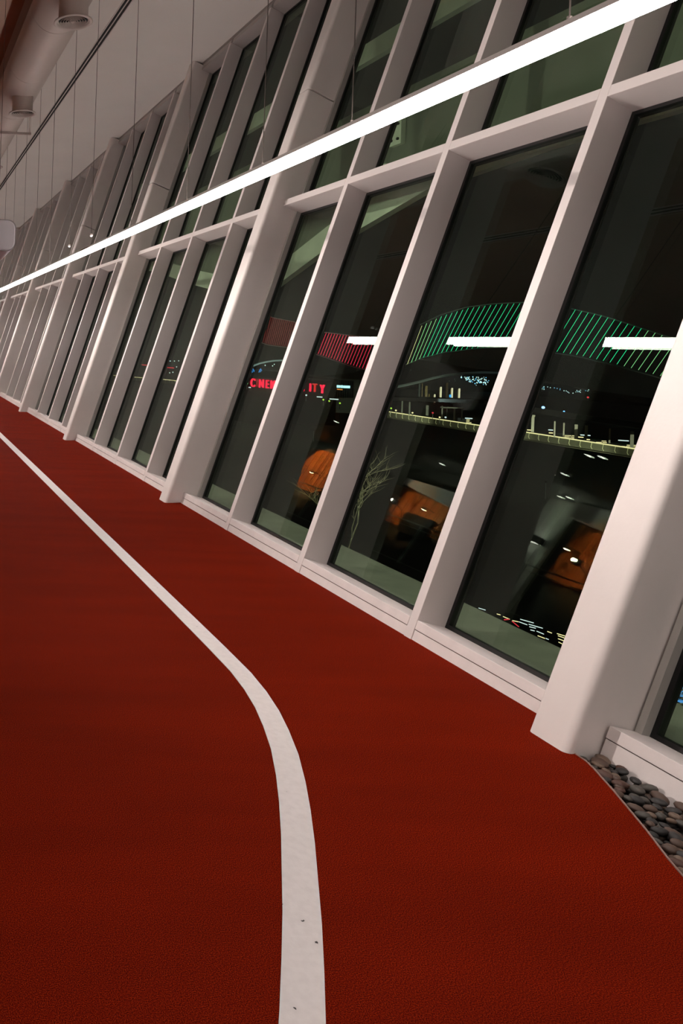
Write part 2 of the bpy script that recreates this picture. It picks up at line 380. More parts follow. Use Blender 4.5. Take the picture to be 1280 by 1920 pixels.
# trapeze hangers under the duct
for i, hy in enumerate((13.9, 19.4)):
    h = tag(empty('duct_hanger', (1.8, hy, 5.3)), ('pale perforated channel and rods holding the duct behind the second diffuser', 'pale channel and rods holding the duct further along')[i], 'duct hanger')
    MB().box(1.25, 2.33, hy - .02, hy + .02, DZ - DR - .045, DZ - DR - .004).build('channel', VENT, h)
    for x in (1.32, 2.29, 2.315):
        MB().ring_tube([(x, hy, DZ - DR - .04), (x, hy, ZC)], 0.006, 6).build('rod', VENT, h)

# ------------------------------------------------------------------ suspended LED line lamp
LX, LZ = 2.26, EYE + 1.13
lamp = tag(empty('linear_lamp', (LX, 20, LZ)), 'long glowing white LED line lamp hung on wires along the windows', 'lamp')
Y0L, Y1L = -11.0, YMAX - 1.0
MB().box(LX - .040, LX + .040, Y0L, Y1L, LZ - .040, LZ - .002).build('light_diffuser', LEDM, lamp)['label'] = 'glowing white diffuser'
MB().box(LX - .012, LX + .012, Y0L, Y1L, LZ + .0185, LZ + .021).build('added_uplight', LEDM, lamp)  # added glowing strip, unseen from below, to brighten the ceiling
MB().box(LX - .041, LX + .041, Y0L, Y1L, LZ - .0015, LZ + .018).build('housing', ALU, lamp)
wy = [-8.5, -6, -3.5, -1.2, 0.2, 1.4, 2.56, 3.79, 4.72, 5.96, 7.40, 11.4, 12.6, 13.9, 15.2, 16.5, 18.0, 19.5, 21, 22.5, 24, 25.5, 27, 28.5, 30]
for q, y in enumerate(wy):
    dx = 0.0
    MB().ring_tube([(LX + dx, y, LZ + .018), (LX + dx, y, ZC - .002)], 0.0028, 5).build('suspension_wire', WIRE, lamp)
    MB().ring_tube([(LX, y, LZ + .018), (LX, y, LZ + .045)], 0.008, 8).build('wire_grip', WIRE, lamp)
for (u, v_, Y, wd) in ((171, 441, 8.95, 'larger'), (130, 461, 10.3, 'smaller')):
    p = at(u, v_, Y); h = tag(empty('hanging_wire', p), 'thin wire ending in a white bead above the line lamp, %s of the two' % wd, 'wire')
    MB().ring_tube([p, (p.x, p.y, ZC)], 0.0026, 5).build('wire', WIRE, h)
    MB().lathe((p.x, p.y, p.z), [(0.0, -.02), (.014, -.014), (.02, 0), (.014, .014), (0, .02)], 12).build('bead', WHITE, h, smooth=True)

# ------------------------------------------------------------------ loudspeaker cut by the frame edge
spx0, spx1, spz0, spz1, spy = 0.72, 1.37, 2.72, 3.10, 9.0
sp = tag(empty('loudspeaker', (1.05, spy, spz0)), 'pale rounded loudspeaker hanging beside the slot of the ceiling, cut by the frame edge', 'loudspeaker')
def rrect(x0, x1, z0, z1, r, y, n=6):
    out = []
    for cx, cz, a0 in ((x1 - r, z1 - r, 0), (x0 + r, z1 - r, 90), (x0 + r, z0 + r, 180), (x1 - r, z0 + r, 270)):
        for i in range(n + 1):
            a = math.radians(a0 + 90 * i / n); out.append((cx + r * math.cos(a), y, cz + r * math.sin(a)))
    return out
def loft(rings, m, name, parent, smooth=True):
    n = len(rings[0]); vs = [p for r in rings for p in r]; fs = []
    for i in range(len(rings) - 1):
        for j in range(n): fs.append((i * n + j, i * n + (j + 1) % n, (i + 1) * n + (j + 1) % n, (i + 1) * n + j))
    fs += [tuple(range(n)), tuple((len(rings) - 1) * n + j for j in range(n))]
    o = MB().add(vs, fs).build(name, m, parent, smooth=smooth); o.modifiers.new('es', 'EDGE_SPLIT').split_angle = math.radians(40); return o
loft([rrect(spx0 + .02, spx1 - .02, spz0 + .02, spz1 - .02, .09, spy - .002), rrect(spx0 + .01, spx1 - .012, spz0 + .012, spz1 - .012, .095, spy + .006)], SPK, 'grille', sp)
loft([rrect(spx0, spx1, spz0, spz1, .10, spy + .006), rrect(spx0, spx1, spz0, spz1, .10, spy + .03)], SPKD, 'bezel', sp)
loft([rrect(spx0 + .005, spx1 - .005, spz0 + .005, spz1 - .005, .10, spy + .03), rrect(spx0 + .05, spx1 - .09, spz0 - .10, spz1 - .06, .09, spy + .34)], SPK, 'cabinet', sp)
for x in (spx0 + .12, spx1 - .2):
    MB().ring_tube([(x, spy + .15, spz1 - .06), (x, spy + .15, ZC)], 0.003, 5).build('hanging_cable', WIRE, sp)

# ------------------------------------------------------------------ opposite side of the hall (seen mirrored in the glass)
WOOD = mat('warm_wood', (0.42, 0.13, 0.03), 0.5, noise=0.35, nscale=4)
def spot(name, loc, tgt, e, col, size=55, r=0.03):
    l = bpy.data.lights.new(name, 'SPOT'); l.energy = e; l.color = col; l.spot_size = math.radians(size); l.spot_blend = 0.6; l.shadow_soft_size = r
    o = bpy.data.objects.new(name, l); COL.objects.link(o); o.location = loc
    o.rotation_euler = (Vector(tgt) - Vector(loc)).to_track_quat('-Z', 'Y').to_euler(); return o
STAR = emat('spot_lens', (1, 0.85, 0.65), 60); STAR2 = emat('downlight_lens', (1, 0.93, 0.85), 12)
for i, (y0, y1, z0, z1, wd) in enumerate(((13.2, 15.15, 2.95, 4.25, 'beside the pale pilaster'), (17.6, 20.7, 2.9, 3.95, 'behind the dark screen'), (23.0, 24.9, 2.9, 4.35, 'lit deep orange further along'))):
    wp = tag(empty('wood_cladding', (XL, (y0 + y1) / 2, z0)), 'vertical warm wooden slat cladding on the opposite wall, ' + wd, 'wall cladding', 'wood cladding panels')
    n = int((y1 - y0) / 0.14)
    for j in range(n):
        d = 0.03 if j % 2 else 0.055
        MB().box(XL + .004, XL + d, y0 + j * .14, y0 + j * .14 + .125, z0, z1).build('slat', WOOD, wp)
    for q in range(2):
        ly = y0 + (y1 - y0) * (0.3 + .45 * q); lz = 3.45 + .15 * (q % 2)
        f = tag(empty('wall_spotlight', (XL + .35, ly, lz)), 'spotlight at the wood cladding %s, %s of the pair' % (wd, ('first', 'second')[q]), 'spotlight', 'spotlights at the wood cladding')
        MB().ring_tube([(XL + .02, ly, lz + .06), (XL + .3, ly, lz + .06)], .012, 6).build('bracket', BLACK, f)
        MB().lathe((XL + .33, ly, lz), [(0, .04), (.045, .035), (.05, -.02)], 16).build('lamp_head', BLACK, f)
        MB().lathe((XL + .33, ly, lz), [(0, -.035), (.025, -.028), (.04, -.018)], 16).build('lens', STAR, f)
    s_ = spot('wood_wash', (XL + 1.3, (y0 + y1) / 2, z1 + .2), (XL, (y0 + y1) / 2, (z0 + z1) / 2 + .1), (650, 650, 1500)[i], (1, .50, .2), 62)
# pale pilaster with an up-and-down wall light
PIL = mat('pilaster_plaster', (0.62, 0.64, 0.58), 0.7)
pl = tag(empty('pilaster', (XL, 15.6, 0)), 'pale grooved pilaster on the opposite wall', 'pilaster', kind='structure')
for j in range(3): MB().box(XL, XL + .10, 15.27 + j * .215, 15.27 + j * .215 + .2, 0, 4.65).build('plaster_panel', PIL, pl)
sc = tag(empty('wall_light', (XL + .2, 15.58, 3.62)), 'dark up-and-down wall light on the pale pilaster', 'wall light')
MB().box(XL + .11, XL + .26, 15.40, 15.76, 3.55, 3.69).build('body', BLACK, sc)
for z in (3.548, 3.692):
    MB().box(XL + .14, XL + .23, 15.44, 15.72, z - .002, z + .002).build('lens', STAR2, sc)
spot('wall_light_up', (XL + .19, 15.58, 3.72), (XL + .14, 15.58, 4.6), 130, (1, .93, .8), 120); spot('wall_light_down', (XL + .19, 15.58, 3.52), (XL + .14, 15.58, 2.4), 130, (1, .93, .8), 120)
# fascia, screen, balustrade
FAS = mat('white_fascia', (0.7, 0.68, 0.64), 0.7)
tag(MB().add([(XL + .07, 12.6, 3.95), (XL + .07, 15.15, 4.3), (XL + .07, 15.15, 4.62), (XL + .07, 12.6, 4.62), (XL + .25, 12.6, 3.95), (XL + .25, 15.15, 4.3), (XL + .25, 15.15, 4.62), (XL + .25, 12.6, 4.62)],
   [(0, 1, 2, 3), (4, 7, 6, 5), (0, 4, 5, 1), (1, 5, 6, 2), (2, 6, 7, 3), (3, 7, 4, 0)]).build('fascia', FAS), 'white sloping fascia above the wood cladding by the pilaster', 'fascia')
tag(MB().add([(XL + .07, 17.2, 3.62), (XL + .07, 19.8, 3.96), (XL + .07, 19.8, 4.15), (XL + .07, 17.2, 4.1), (XL + .25, 17.2, 3.62), (XL + .25, 19.8, 3.96), (XL + .25, 19.8, 4.15), (XL + .25, 17.2, 4.1)],
   [(0, 1, 2, 3), (4, 7, 6, 5), (0, 4, 5, 1), (1, 5, 6, 2), (2, 6, 7, 3), (3, 7, 4, 0)]).build('fascia', FAS), 'white sloping fascia above the dark screen', 'fascia')
spot('fascia_wash', (XL + 1.5, 14, 3.3), (XL, 14, 4.4), 130, (1, .95, .9), 50); spot('fascia_wash', (XL + 1.5, 18.3, 3.0), (XL, 18.3, 4.0), 160, (1, .95, .9), 90)
tv = tag(empty('screen', (XL + .1, 18.7, 3.1)), 'dark flat screen hung in front of the wood cladding', 'screen')
MB().box(XL + .10, XL + .15, 18.25, 19.25, 2.75, 3.30).build('display', BLACK, tv)
MB().box(XL + .06, XL + .10, 18.5, 19.0, 2.85, 3.2).build('mount', WIRE, tv)
RAIL = mat('steel_rail', (.35, .4, .38), .3, metal=.8)
rl = tag(empty('balustrade', (XL + .5, 17, 0)), 'steel handrail balustrade along the opposite side of the hall', 'balustrade')
for z, r in ((2.98, .02), (2.86, .012), (1.95, .012)):
    MB().ring_tube([(XL + .5, 6, z), (XL + .5, 30, z)], r, 8).build('rail', RAIL, rl)
y = 6
while y <= 30:
    MB().box(XL + .48, XL + .52, y - .02, y + .02, 1.9, 2.98).build('post', RAIL, rl); y += 1.5
tag(MB().box(XL, XL + .55, YMIN, YMAX, 1.7, 1.9).build('gallery_slab', WL), 'dark gallery slab under the steel balustrade', 'slab', kind='structure')
# downlights in the lowered ceiling
for i, (x, y, wd) in enumerate(((-4.07, 12.87, 'first of the front pair'), (-4.04, 12.60, 'second of the front pair'), (-5.2, 14.63, 'first of the middle pair'), (-5.11, 14.30, 'second of the middle pair'), (-6.35, 15.54, 'first of the pair by the pilaster'), (-6.28, 15.27, 'second of the pair by the pilaster'), (-4.73, 21.24, 'single one further along'), (-6.08, 18.63, 'single one above the screen'))):
    d = tag(empty('ceiling_downlight', (x, y, 4.65)), 'small round glowing downlight in the lowered ceiling, ' + wd, 'downlight', 'downlights of the lowered ceiling')
    MB().lathe((x, y, 4.65), [(.05, 0), (.06, -.004), (.062, -.001)], 20).build('rim', WHITE, d)
    MB().lathe((x, y, 4.65), [(0, -.003), (.05, -.003)], 20).build('lens', emat('downlight', (1, .93, .85), 14) if i == 0 else bpy.data.materials['downlight'], d)
# gallery floodlights: middle ones seen mirrored, end ones added to wash the columns
for i, y in enumerate((4.4, 9.4, 13.72, 18.75, 23.6, 32)):
    d = tag(empty('floodlight', (-5.72, y, 3.25)), 'round wash floodlight on an arm from the gallery rail, %s along the hall' % ORD[i], 'floodlight', 'floodlights aimed at the windows')
    MB().lathe((-5.72, y, 3.18), [(0, .0), (.06, .0), (.075, .12), (0, .13)], 20).build('lamp_body', BLACK, d)
    MB().ring_tube([(-6.1, y, 2.99), (-6.0, y, 3.15), (-5.79, y, 3.23)], .012, 6).build('arm', BLACK, d)
    MB().ring_tube([(-5.645, y, 3.245), (-5.635, y, 3.245)], .035, 14).build('lens', STAR, d)
    spot('floodlight_bulb', (-5.58, y, 3.245), (3.4, y, 1.9), WASH, (1, .88, .82), 42, 0.05)

# ------------------------------------------------------------------ outside: fascia and braces just beyond the glass
OUTM = mat('outer_panel', (.16, .17, .14), .7, noise=.1, nscale=4); OUTB = mat('outer_brace', (.80, .82, .72), .6, noise=.08, nscale=6)
low = [(YMIN, 3.16), (5.4, 3.16), (6.57, 3.10), (8.1, 2.76), (9.3, 2.38), (10.6, 2.42), (12.0, 2.66), (13.6, 3.0), (15.6, 3.16), (17.5, 2.9), (20, 2.5), (22.5, 2.9), (25, 3.16), (YMAX, 3.16)]
of = tag(empty('outer_fascia', (4.62, 20, 3.6)), 'dim panel with a pale bent lower brace just outside the glass', 'fascia')
def strip(pts_, x0, x1, h, name, m, par):
    mb = MB()
    for (ya, za), (yb, zb) in zip(pts_[:-1], pts_[1:]):
        ha = h(za) if callable(h) else za + h; hb = h(zb) if callable(h) else zb + h
        mb.hexa([(x0, ya, za), (x1, ya, za), (x1, yb, zb), (x0, yb, zb), (x0, ya, ha), (x1, ya, ha), (x1, yb, hb), (x0, yb, hb)])
    return mb.build(name, m, par)
strip(low, 4.60, 4.68, 0.24, 'brace', OUTB, of)
strip([(y, z + .245) for y, z in low], 4.63, 4.68, lambda z: 4.12, 'panel', OUTM, of)
strip([(YMIN, 4.77), (YMAX, 4.77)], 4.92, 5.0, 0.20, 'upper_rail', OUTB, of)
for (y, z) in ((7.2, 3.34), (7.0, 3.72), (11.9, 3.2), (16.6, 3.4), (21.3, 3.2)):
    bpt = MB().box(4.585, 4.598 if z < 3.4 else 4.628, y - .08, y + .08, z - .12, z + .12).build('bracket_plate', OUTB, of)
    for dy in (-.045, .045):
        for dz_ in (-.07, .07): MB().ring_tube([(4.584, y + dy, z + dz_), (4.57, y + dy, z + dz_)], .014, 6).build('bolt', BLACK, bpt)
# ------------------------------------------------------------------ outside: shrubs just beyond the ledge
BARK = mat('twig_bark', (0.75, 0.66, 0.46), 0.8, noise=.3, nscale=30)
def shrub(base, h, label, seed, lean):
    rnd = random.Random(seed); t = tag(empty('bare_shrub', base), label, 'shrub', 'bare shrubs outside the windows')
    def grow(p, d, L0, r, lvl, m):
        pts_ = [p.copy()]; rs = [r]
        for i in range(5):
            d = (d + Vector((rnd.uniform(-.25, .25), rnd.uniform(-.25, .25), rnd.uniform(-.08, .15)))).normalized()
            p = p + d * L0 / 5; pts_.append(p.copy()); rs.append(r * (1 - .15 * (i + 1)))
            if lvl < 3 and i >= 1:
                for _ in range(2 if lvl else 1):
                    dd = (d + Vector((rnd.uniform(-1, 1), rnd.uniform(-1, 1), rnd.uniform(-.1, .5)))).normalized()
                    grow(p, dd, L0 * .55, r * .5, lvl + 1, m)
        m.ring_tube(pts_, rs, 5)
    m = MB(); grow(Vector(base), Vector(lean).normalized(), h, .012, 0, m); m.build('trunk_and_twigs', BARK, t, smooth=True, fix=False)
shrub((4.25, 7.0, -.60), 0.85, 'bare branched shrub outside the second pane from the pebble bed column', 5, (0, 0, 1))
shrub((4.6, 4.9, -.80), 0.7, 'thin bare twigs outside the pane next to the pebble bed column', 9, (.1, -.3, 1))

# ------------------------------------------------------------------ outside: curved bridge canopy with light strips
RED = emat('red_led', (1, .03, .09), 1.5); REDF = emat('faint_red_led', (1, .06, .07), .32); GRN = emat('green_led', (.02, .85, .36), 1.25); YEL = emat('yellow_led', (.80, .72, .36), 1.1); PGR = emat('pale_green_led', (.32, .82, .36), 1.1)
STEEL = mat('bridge_steel', (.25, .3, .3), .5, metal=.2)
def interp(tab, x):
    for i in range(len(tab) - 1):
        if tab[i][0] <= x <= tab[i + 1][0]:
            t = (x - tab[i][0]) / (tab[i + 1][0] - tab[i][0]); return [a + (b_ - a) * t for a, b_ in zip(tab[i][1:], tab[i + 1][1:])]
    return list(tab[0][1:] if x < tab[0][0] else tab[-1][1:])
TOP = [(495, 590), (515, 597), (552, 604), (609, 624), (650, 629), (700, 634), (740, 630), (788, 612), (830, 592), (880, 577), (930, 571), (965, 569), (1000, 568), (1030, 571), (1067, 578), (1130, 592), (1189, 610), (1266, 635), (1330, 658)]
OFF = [(495, -11, 48, 3.2), (520, -12, 48, 3.4), (560, -13, 45, 4.0), (612, -15.5, 39, 5.2), (700, -23, 56, 6.2), (788, -27, 72, 8.8), (850, -38, 80, 10.2), (900, -45, 83, 10.6), (960, -48, 82, 11), (1067, -47, 78, 12), (1189, -47, 69, 12.8), (1266, -45, 65, 13.5), (1340, -44, 60, 14)]
def ydist(u): return 250 - (u - 495) / (1330 - 495) * 100
bridge = tag(empty('light_bridge', at(900, 700, 190)), 'curved footbridge canopy with rows of slanted red and green light strips', 'bridge')
u = 498.0; tops = []; bots = []; n = 0
while u < 1325 and n < 120:
    v_ = interp(TOP, u)[0]; dx, dy, sp_ = interp(OFF, u); Y = ydist(u)
    p1 = at(u, v_, Y); p0 = at(u + dx, v_ + dy, Y - 2); tops.append(p1 + Vector((0, 1, .25))); bots.append(p0 + Vector((0, 1, -.25)))
    m_ = REDF if u < 575 else RED if u < 735 else (YEL if u < 792 else PGR if (u < 822 or u > 1205) else GRN)
    MB().ring_tube([p0, p1], .044 * Y / 150, 4).build('light_strip', m_, bridge)
    u += sp_; n += 1
MB().ring_tube(tops, .14, 6).build('top_chord', STEEL, bridge); MB().ring_tube(bots, .14, 6).build('bottom_chord', STEEL, bridge)
GB = mat('blue_grey_arch', (.5, .62, .66), .4)
arch = tag(empty('arch_roof', at(850, 710, 170)), 'thin pale blue-grey curved roof arch outside under the green light strips', 'arch')
MB().ring_tube([at(*q, 170) for q in ((735, 727), (760, 722), (786, 716), (812, 709), (838, 703.5), (870, 700), (906, 698.5), (950, 700))], .30, 6).build('arch_rib', GB, arch)
arch2 = tag(empty('arch_roof', at(495, 685, 230)), 'thin pale curved roof arch outside above the red cinema letters', 'arch')
MB().ring_tube([at(*q, 230) for q in ((466, 690.5), (474, 686), (486, 681.5), (497.5, 678.8), (512, 676.4), (527, 675.6), (545, 677))], .28, 6).build('arch_rib', GB, arch2)

# ------------------------------------------------------------------ outside: lit walkway with ribs
WX = 108.0
def deckpt(u, v_, zd=-11.35): return onz(u, v_, zd)
GOLD = emat('gold_led', (1, .82, .45), 1.1); RIBM = mat('walkway_rib', (.75, .75, .5), .5); DK = mat('walkway_deck', (.12, .12, .08), .7)
wp_ = [deckpt(*q) for q in ((205, 703.2), (320, 712.5), (452.5, 731.9), (590, 751), (725.8, 771.5), (884.8, 795.5), (977.5, 809), (1200, 843), (1330, 862.5))]
wk = tag(empty('lit_walkway', wp_[4]), 'long riverside walkway outside with a glowing gold handrail and curved ribs', 'walkway')
MB().ring_tube(wp_, .10, 6).build('glowing_handrail', GOLD, wk)
dk = MB(); mi_ = MB(); carry = 0.0
for pa, pb in zip(wp_[:-1], wp_[1:]):
    dv = pb - pa; Lw = dv.length; dn = dv.normalized(); out = Vector((dn.y, -dn.x, 0)); out = out if out.x < 0 else -out
    d_ = carry
    while d_ < Lw:
        p = pa + dn * d_
        MB().ring_tube([p + Vector((0, 0, -.05)), p + Vector((0, 0, -.75)) + out * .12, p + Vector((0, 0, -1.35)) - out * .25], .05, 4).build('rib', RIBM, wk)
        d_ += 1.95
    carry = d_ - Lw
    a = pa + Vector((0, 0, -1.4)) + out * .2; c = pb + Vector((0, 0, -1.4)) + out * .2; q = out * -4; t1 = Vector((0, 0, .1))
    dk.hexa([a, c, c + q, a + q, a + t1, c + t1, c + q + t1, a + q + t1])
    a2 = pa + out * -.06; c2 = pb + out * -.06; th = out * -.03; dz = Vector((0, 0, -1.3))
    mi_.hexa([a2 + dz, c2 + dz, c2 + dz + th, a2 + dz + th, a2, c2, c2 + th, a2 + th])
dk.build('deck', DK, wk); mi_.build('mesh_infill', DK, wk)
# lit strip of buses and cars, tail lights above the walkway
TRA = emat('traffic_gold', (1, .80, .45), 1.3); TRW = emat('traffic_white', (.8, .9, 1), 1.1); TRR = emat('traffic_red', (1, .05, .08), .8); BLU = emat('blue_lamp', (.12, .32, 1), 3.5); GRD = emat('green_lamp', (.6, 1, .1), 1.0)
BUSB = mat('vehicle_body', (.05, .05, .05), .4)
for i, (u0, u1, v_, wd) in enumerate(((1057, 1078, 818, 'by the third lit pier'), (1116, 1137, 828, 'between the piers'), (1163, 1201, 835, 'beside the last pier'), (873, 884, 789, 'behind the gold handrail by the second mullion'))):
    Y = 146 - i * 6; Y = 160 if i == 3 else Y
    b0, b1 = at(u0, v_, Y), at(u1, v_ + (u1 - u0) * .12, Y); m0 = (b0 + b1) / 2
    bs = tag(empty('bus', (m0.x, Y, m0.z)), 'passing bus with rows of gold lit windows, ' + wd, 'bus', 'buses beyond the walkway')
    x0, x1, z = min(b0.x, b1.x), max(b0.x, b1.x), m0.z
    hgt = 8 * Y / F
    MB().box(x0, x1, Y, Y + 2.4, z - hgt / 2, z + hgt / 2).build('body', BUSB, bs, bevel=.08)
    for r_ in range(3):
        zz = z - hgt * .42 + r_ * hgt * .33; xx = x0 + .1
        while xx < x1 - .4:
            w_ = random.uniform(.5, 1.3)
            if random.random() < .85: MB().box(xx, min(xx + w_, x1), Y - .03, Y, zz, zz + hgt * .13).build('lit_window', TRA, bs)
            xx += w_ + .15

def lamp_thing(u, v_, Y, r, m, label, cat='light', name='street_light', grp=None, pole=1.2):
    p = at(u, v_, Y); t = tag(empty(name, p), label, cat, grp)
    MB().lathe(p, [(0, -r), (r * .7, -r * .7), (r, 0), (r * .7, r * .7), (0, r)], 10).build('lamp_globe', m, t, smooth=True)
    if pole: MB().ring_tube([p + Vector((0, 0, -r * .8)), p + Vector((0, 0, -pole))], .05, 5).build('pole', STEEL, t)
lamp_thing(1018, 764, 160, .30, emat('blue_white_lamp', (.22, .42, 1), 4), 'bright blue-white lamp outside above the walkway')
lamp_thing(1057, 771.5, 160, .17, BLU, 'small blue lamp outside beside the bright blue-white one')
lamp_thing(1102, 745, 300, .38, TRR, 'dim red beacon lamp on the dark hill outside')
for i, (u, v_, m_, wd) in enumerate(((733, 765.5, GRD, 'yellow-green lamp at the end of the gold handrail'), (742, 769.5, TRA, 'gold lamp close above the gold handrail'), (773, 774, TRA, 'gold lamp below the dark mast'), (811, 774, TRR, 'red lamp above the gold handrail'), (824, 782.5, TRA, 'gold lamp right over the gold handrail by the short towers'), (835, 782.5, TRW, 'white lamp right over the gold handrail'), (617, 752, GRD, 'yellow lamp over the gold handrail under the cyan sign'), (637, 756, GRD, 'yellow lamp over the handrail next to the dark block'), (606, 749.5, GRD, 'small yellow lamp under the letter Y'), (574, 741, TRW, 'white lamp under the red letters'), (463, 719, mat('g', (0, 0, 0), emit=(.3, 1, .4), estr=.8), 'small green lamp before the red letter C'))):
    lamp_thing(u, v_, 150, .17, m_, wd + ' outside', 'light')
for i, (u0, u1, v_, m_, wd) in enumerate(((1028, 1036, 806, TRW, 'above the handrail near the first pier'), (1029, 1036, 811.5, TRA, 'just over the handrail near the first pier'), (986, 996, 806, TRA, 'at the start of the handrail beside the mullion'), (1088, 1106, 815.5, TRW, 'between third and fourth piers'), (1084, 1093, 819.5, TRA, 'between third and fourth piers, low'), (1159, 1178, 825.5, TRW, 'left of the last pier'), (1100, 1105, 824, TRA, 'behind the handrail at the fourth pier'), (594, 604, 744, TRW, 'under the red letters I T Y'), (618, 634, 748, TRW, 'under the cyan sign'), (466, 470, 726.3, TRW, 'at the foot of the red letter C'), (872, 885, 784, TRW, 'by the mullion above the gold handrail'), (266, 276, 684, TRR, 'red, in the third bay of windows'), (312, 326, 689, TRR, 'red, longer one in the third bay of windows'))):
    Y = 130; p0, p1 = at(u0, v_, Y), at(u1, v_ + (u1 - u0) * .06, Y)
    t = tag(MB().ring_tube([p0, (p0 + p1) / 2, p1], .09, 5).build('light_trail', m_), 'short streak of vehicle light ' + wd.replace('left of', 'before'), 'light streak', 'vehicle light streaks')

# ------------------------------------------------------------------ outside: viaduct on piers
PIER = mat('viaduct_concrete', (.60, .57, .50), .8); PIERD = mat('viaduct_deck', (.009, .009, .009), .9, spec=.1)
via = tag(empty('viaduct', at(1100, 800, 125)), 'dark elevated road on pale concrete piers outside behind the gold handrail', 'viaduct')
for (u, va, vb, w_) in ((999, 779, 808, 5.5), (1040, 790, 818, 3), (1057, 793, 819, 3), (1080, 796, 823, 6), (1099, 798, 820, 6), (1143, 804, 829, 3.5), (1185, 809, 840, 7)):
    Y = 124; p1, p0 = at(u, va, Y), at(u - 1, vb + 2, Y)
    pr = facing(MB(), p0, p1, -w_ / 2, w_ / 2, 0, .6).build('pier', PIER, via)
p0, p1 = at(960, 768, 125), at(1260, 812, 125)
MB().hexa([p0, p1, p1 + Vector((0, 6, 0)), p0 + Vector((0, 6, 0)), p0 + Vector((0, 0, .9)), p1 + Vector((0, 0, .9)), p1 + Vector((0, 6, .9)), p0 + Vector((0, 6, .9))]).build('road_deck', PIERD, via)
facing(MB(), at(999, 781, 123.9), at(999, 778, 123.9), -7, 4, 0, .8).build('pier_head', PIER, via)
via2 = tag(empty('viaduct', at(830, 770, 150)), 'dark frame of square pillars outside under the lit towers', 'viaduct')
for (u, va, vb, w_) in ((754, 752, 772, 2.5), (768, 754, 776, 3), (801, 760, 777, 5), (829, 761, 782, 2.5), (852, 763, 786, 3.5), (866, 763, 786, 3)):
    Y = 152; p1, p0 = at(u, va, Y), at(u - .6, vb + 2, Y)
    facing(MB(), p0, p1, -w_ / 2, w_ / 2, 0, .4).build('pillar', mat('dim_pillar', (.42, .45, .42), .8) if u == 754 else bpy.data.materials['dim_pillar'], via2)
p0, p1 = at(828, 763.5, 152), at(868, 763.5, 152); MB().box(p0.x, p1.x, 151.6, 152.4, p0.z - .15, p0.z + .1).build('cross_beam', bpy.data.materials['dim_pillar'], via2)
p0, p1 = at(735, 751, 155), at(920, 757, 155); MB().hexa([p0, p1, p1 + Vector((0, 5, 0)), p0 + Vector((0, 5, 0)), p0 + Vector((0, 0, .7)), p1 + Vector((0, 0, .7)), p1 + Vector((0, 5, .7)), p0 + Vector((0, 5, .7))]).build('road_deck', PIERD, via2)

# added lights, invented to brighten the walkway, the piers and the arches
for i, (tgt, dist, pw) in enumerate(((wp_[6] + (wp_[7] - wp_[6]) * .25, 16, 5200), (wp_[7], 15, 4600), (wp_[5], 17, 5200), (wp_[4], 18, 5200), (wp_[3], 20, 5600), (wp_[2], 24, 6500), (at(840, 704, 170), 22, 6000), (at(500, 680, 230), 22, 6500))):
    d = Vector((-tgt.x, -tgt.y, 0)).normalized(); p = tgt + d * dist + Vector((0, 0, -5.5))
    f = tag(empty('added_bank_light', p), 'small dark added light aimed at the %s' % ('first piers', 'last pier', 'gold handrail by the second pane', 'handrail start', 'handrail under the cyan sign', 'handrail under the red letters', 'blue-grey arch', 'arch over the red letters')[i], 'floodlight', 'added bank lights')
    MB().lathe((p.x, p.y, p.z - .5), [(0, 0), (.12, 0), (.16, .3), (0, .32)], 10).build('lamp_body', BLACK, f)
    MB().ring_tube([(p.x, p.y, p.z - .5), (p.x, p.y, p.z - 3)], .04, 5).build('pole', STEEL, f)
    spot('added_bank_light_bulb', p, tgt + Vector((0, 0, .3)), pw, (1, .95, .75) if i < 6 else (.75, .9, 1), 100 if i < 6 else 75, .1)
# ------------------------------------------------------------------ outside: towers and dark blocks
FACE_GLOW = emat('facade_glow', (1, .86, .62), .85); FACE_GLOW_DIM = emat('dim_facade_glow', (.5, .36, .14), .22)  # floodlighting on the towers is put into their faces as emission
for i, (u, va, vb, w_, m_, wd) in enumerate(((826, 726, 753, 4.4, FACE_GLOW, 'tallest of the three'), (847, 728, 754, 4.4, FACE_GLOW, 'with a small blue sign'), (860.5, 729, 753, 4.4, FACE_GLOW, 'last of the row by the mullion'), (814.5, 740, 754, 3.6, FACE_GLOW, 'short bright one'), (804, 739, 752, 2.4, FACE_GLOW_DIM, 'short narrow dim one'), (798.5, 724, 752, 6, FACE_GLOW_DIM, 'broad dim brown one'), (837.5, 718, 752, 5, mat('dark_facade_glow', (0, 0, 0), emit=(.3, .2, .09), estr=.12), 'dark brown one between the bright ones'), (791.5, 719, 751, 1.6, FACE_GLOW_DIM, 'slim pole-like one'), (786, 719, 751, 4, mat('grey_facade_glow', (0, 0, 0), emit=(.2, .24, .2), estr=.15), 'grey-green one'))):
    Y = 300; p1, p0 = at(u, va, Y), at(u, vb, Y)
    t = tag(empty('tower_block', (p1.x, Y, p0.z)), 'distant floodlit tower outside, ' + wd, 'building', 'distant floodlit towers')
    facing(MB(), p0, p1, -w_ * .25, w_ * .5, 0, 4).build('glowing_face', m_, t)
    facing(MB(), p0, p1 - Vector((0, 0, .3)), -w_ * .6, -w_ * .26, .3, 4).build('side_wing', FACE_GLOW_DIM if m_ is FACE_GLOW else PIERD, t)
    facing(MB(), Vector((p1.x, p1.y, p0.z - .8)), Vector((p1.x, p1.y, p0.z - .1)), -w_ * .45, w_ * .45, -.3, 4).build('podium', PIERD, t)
    if i == 1: 
        q_ = at(844, 742, Y); facing(MB(), q_ - Vector((0, 0, .6)), q_ + Vector((0, 0, .5)), -2, 2, -1.2, -.9).build('blue_sign', emat('blue_sign', (.05, .4, 1), 1.2), t)
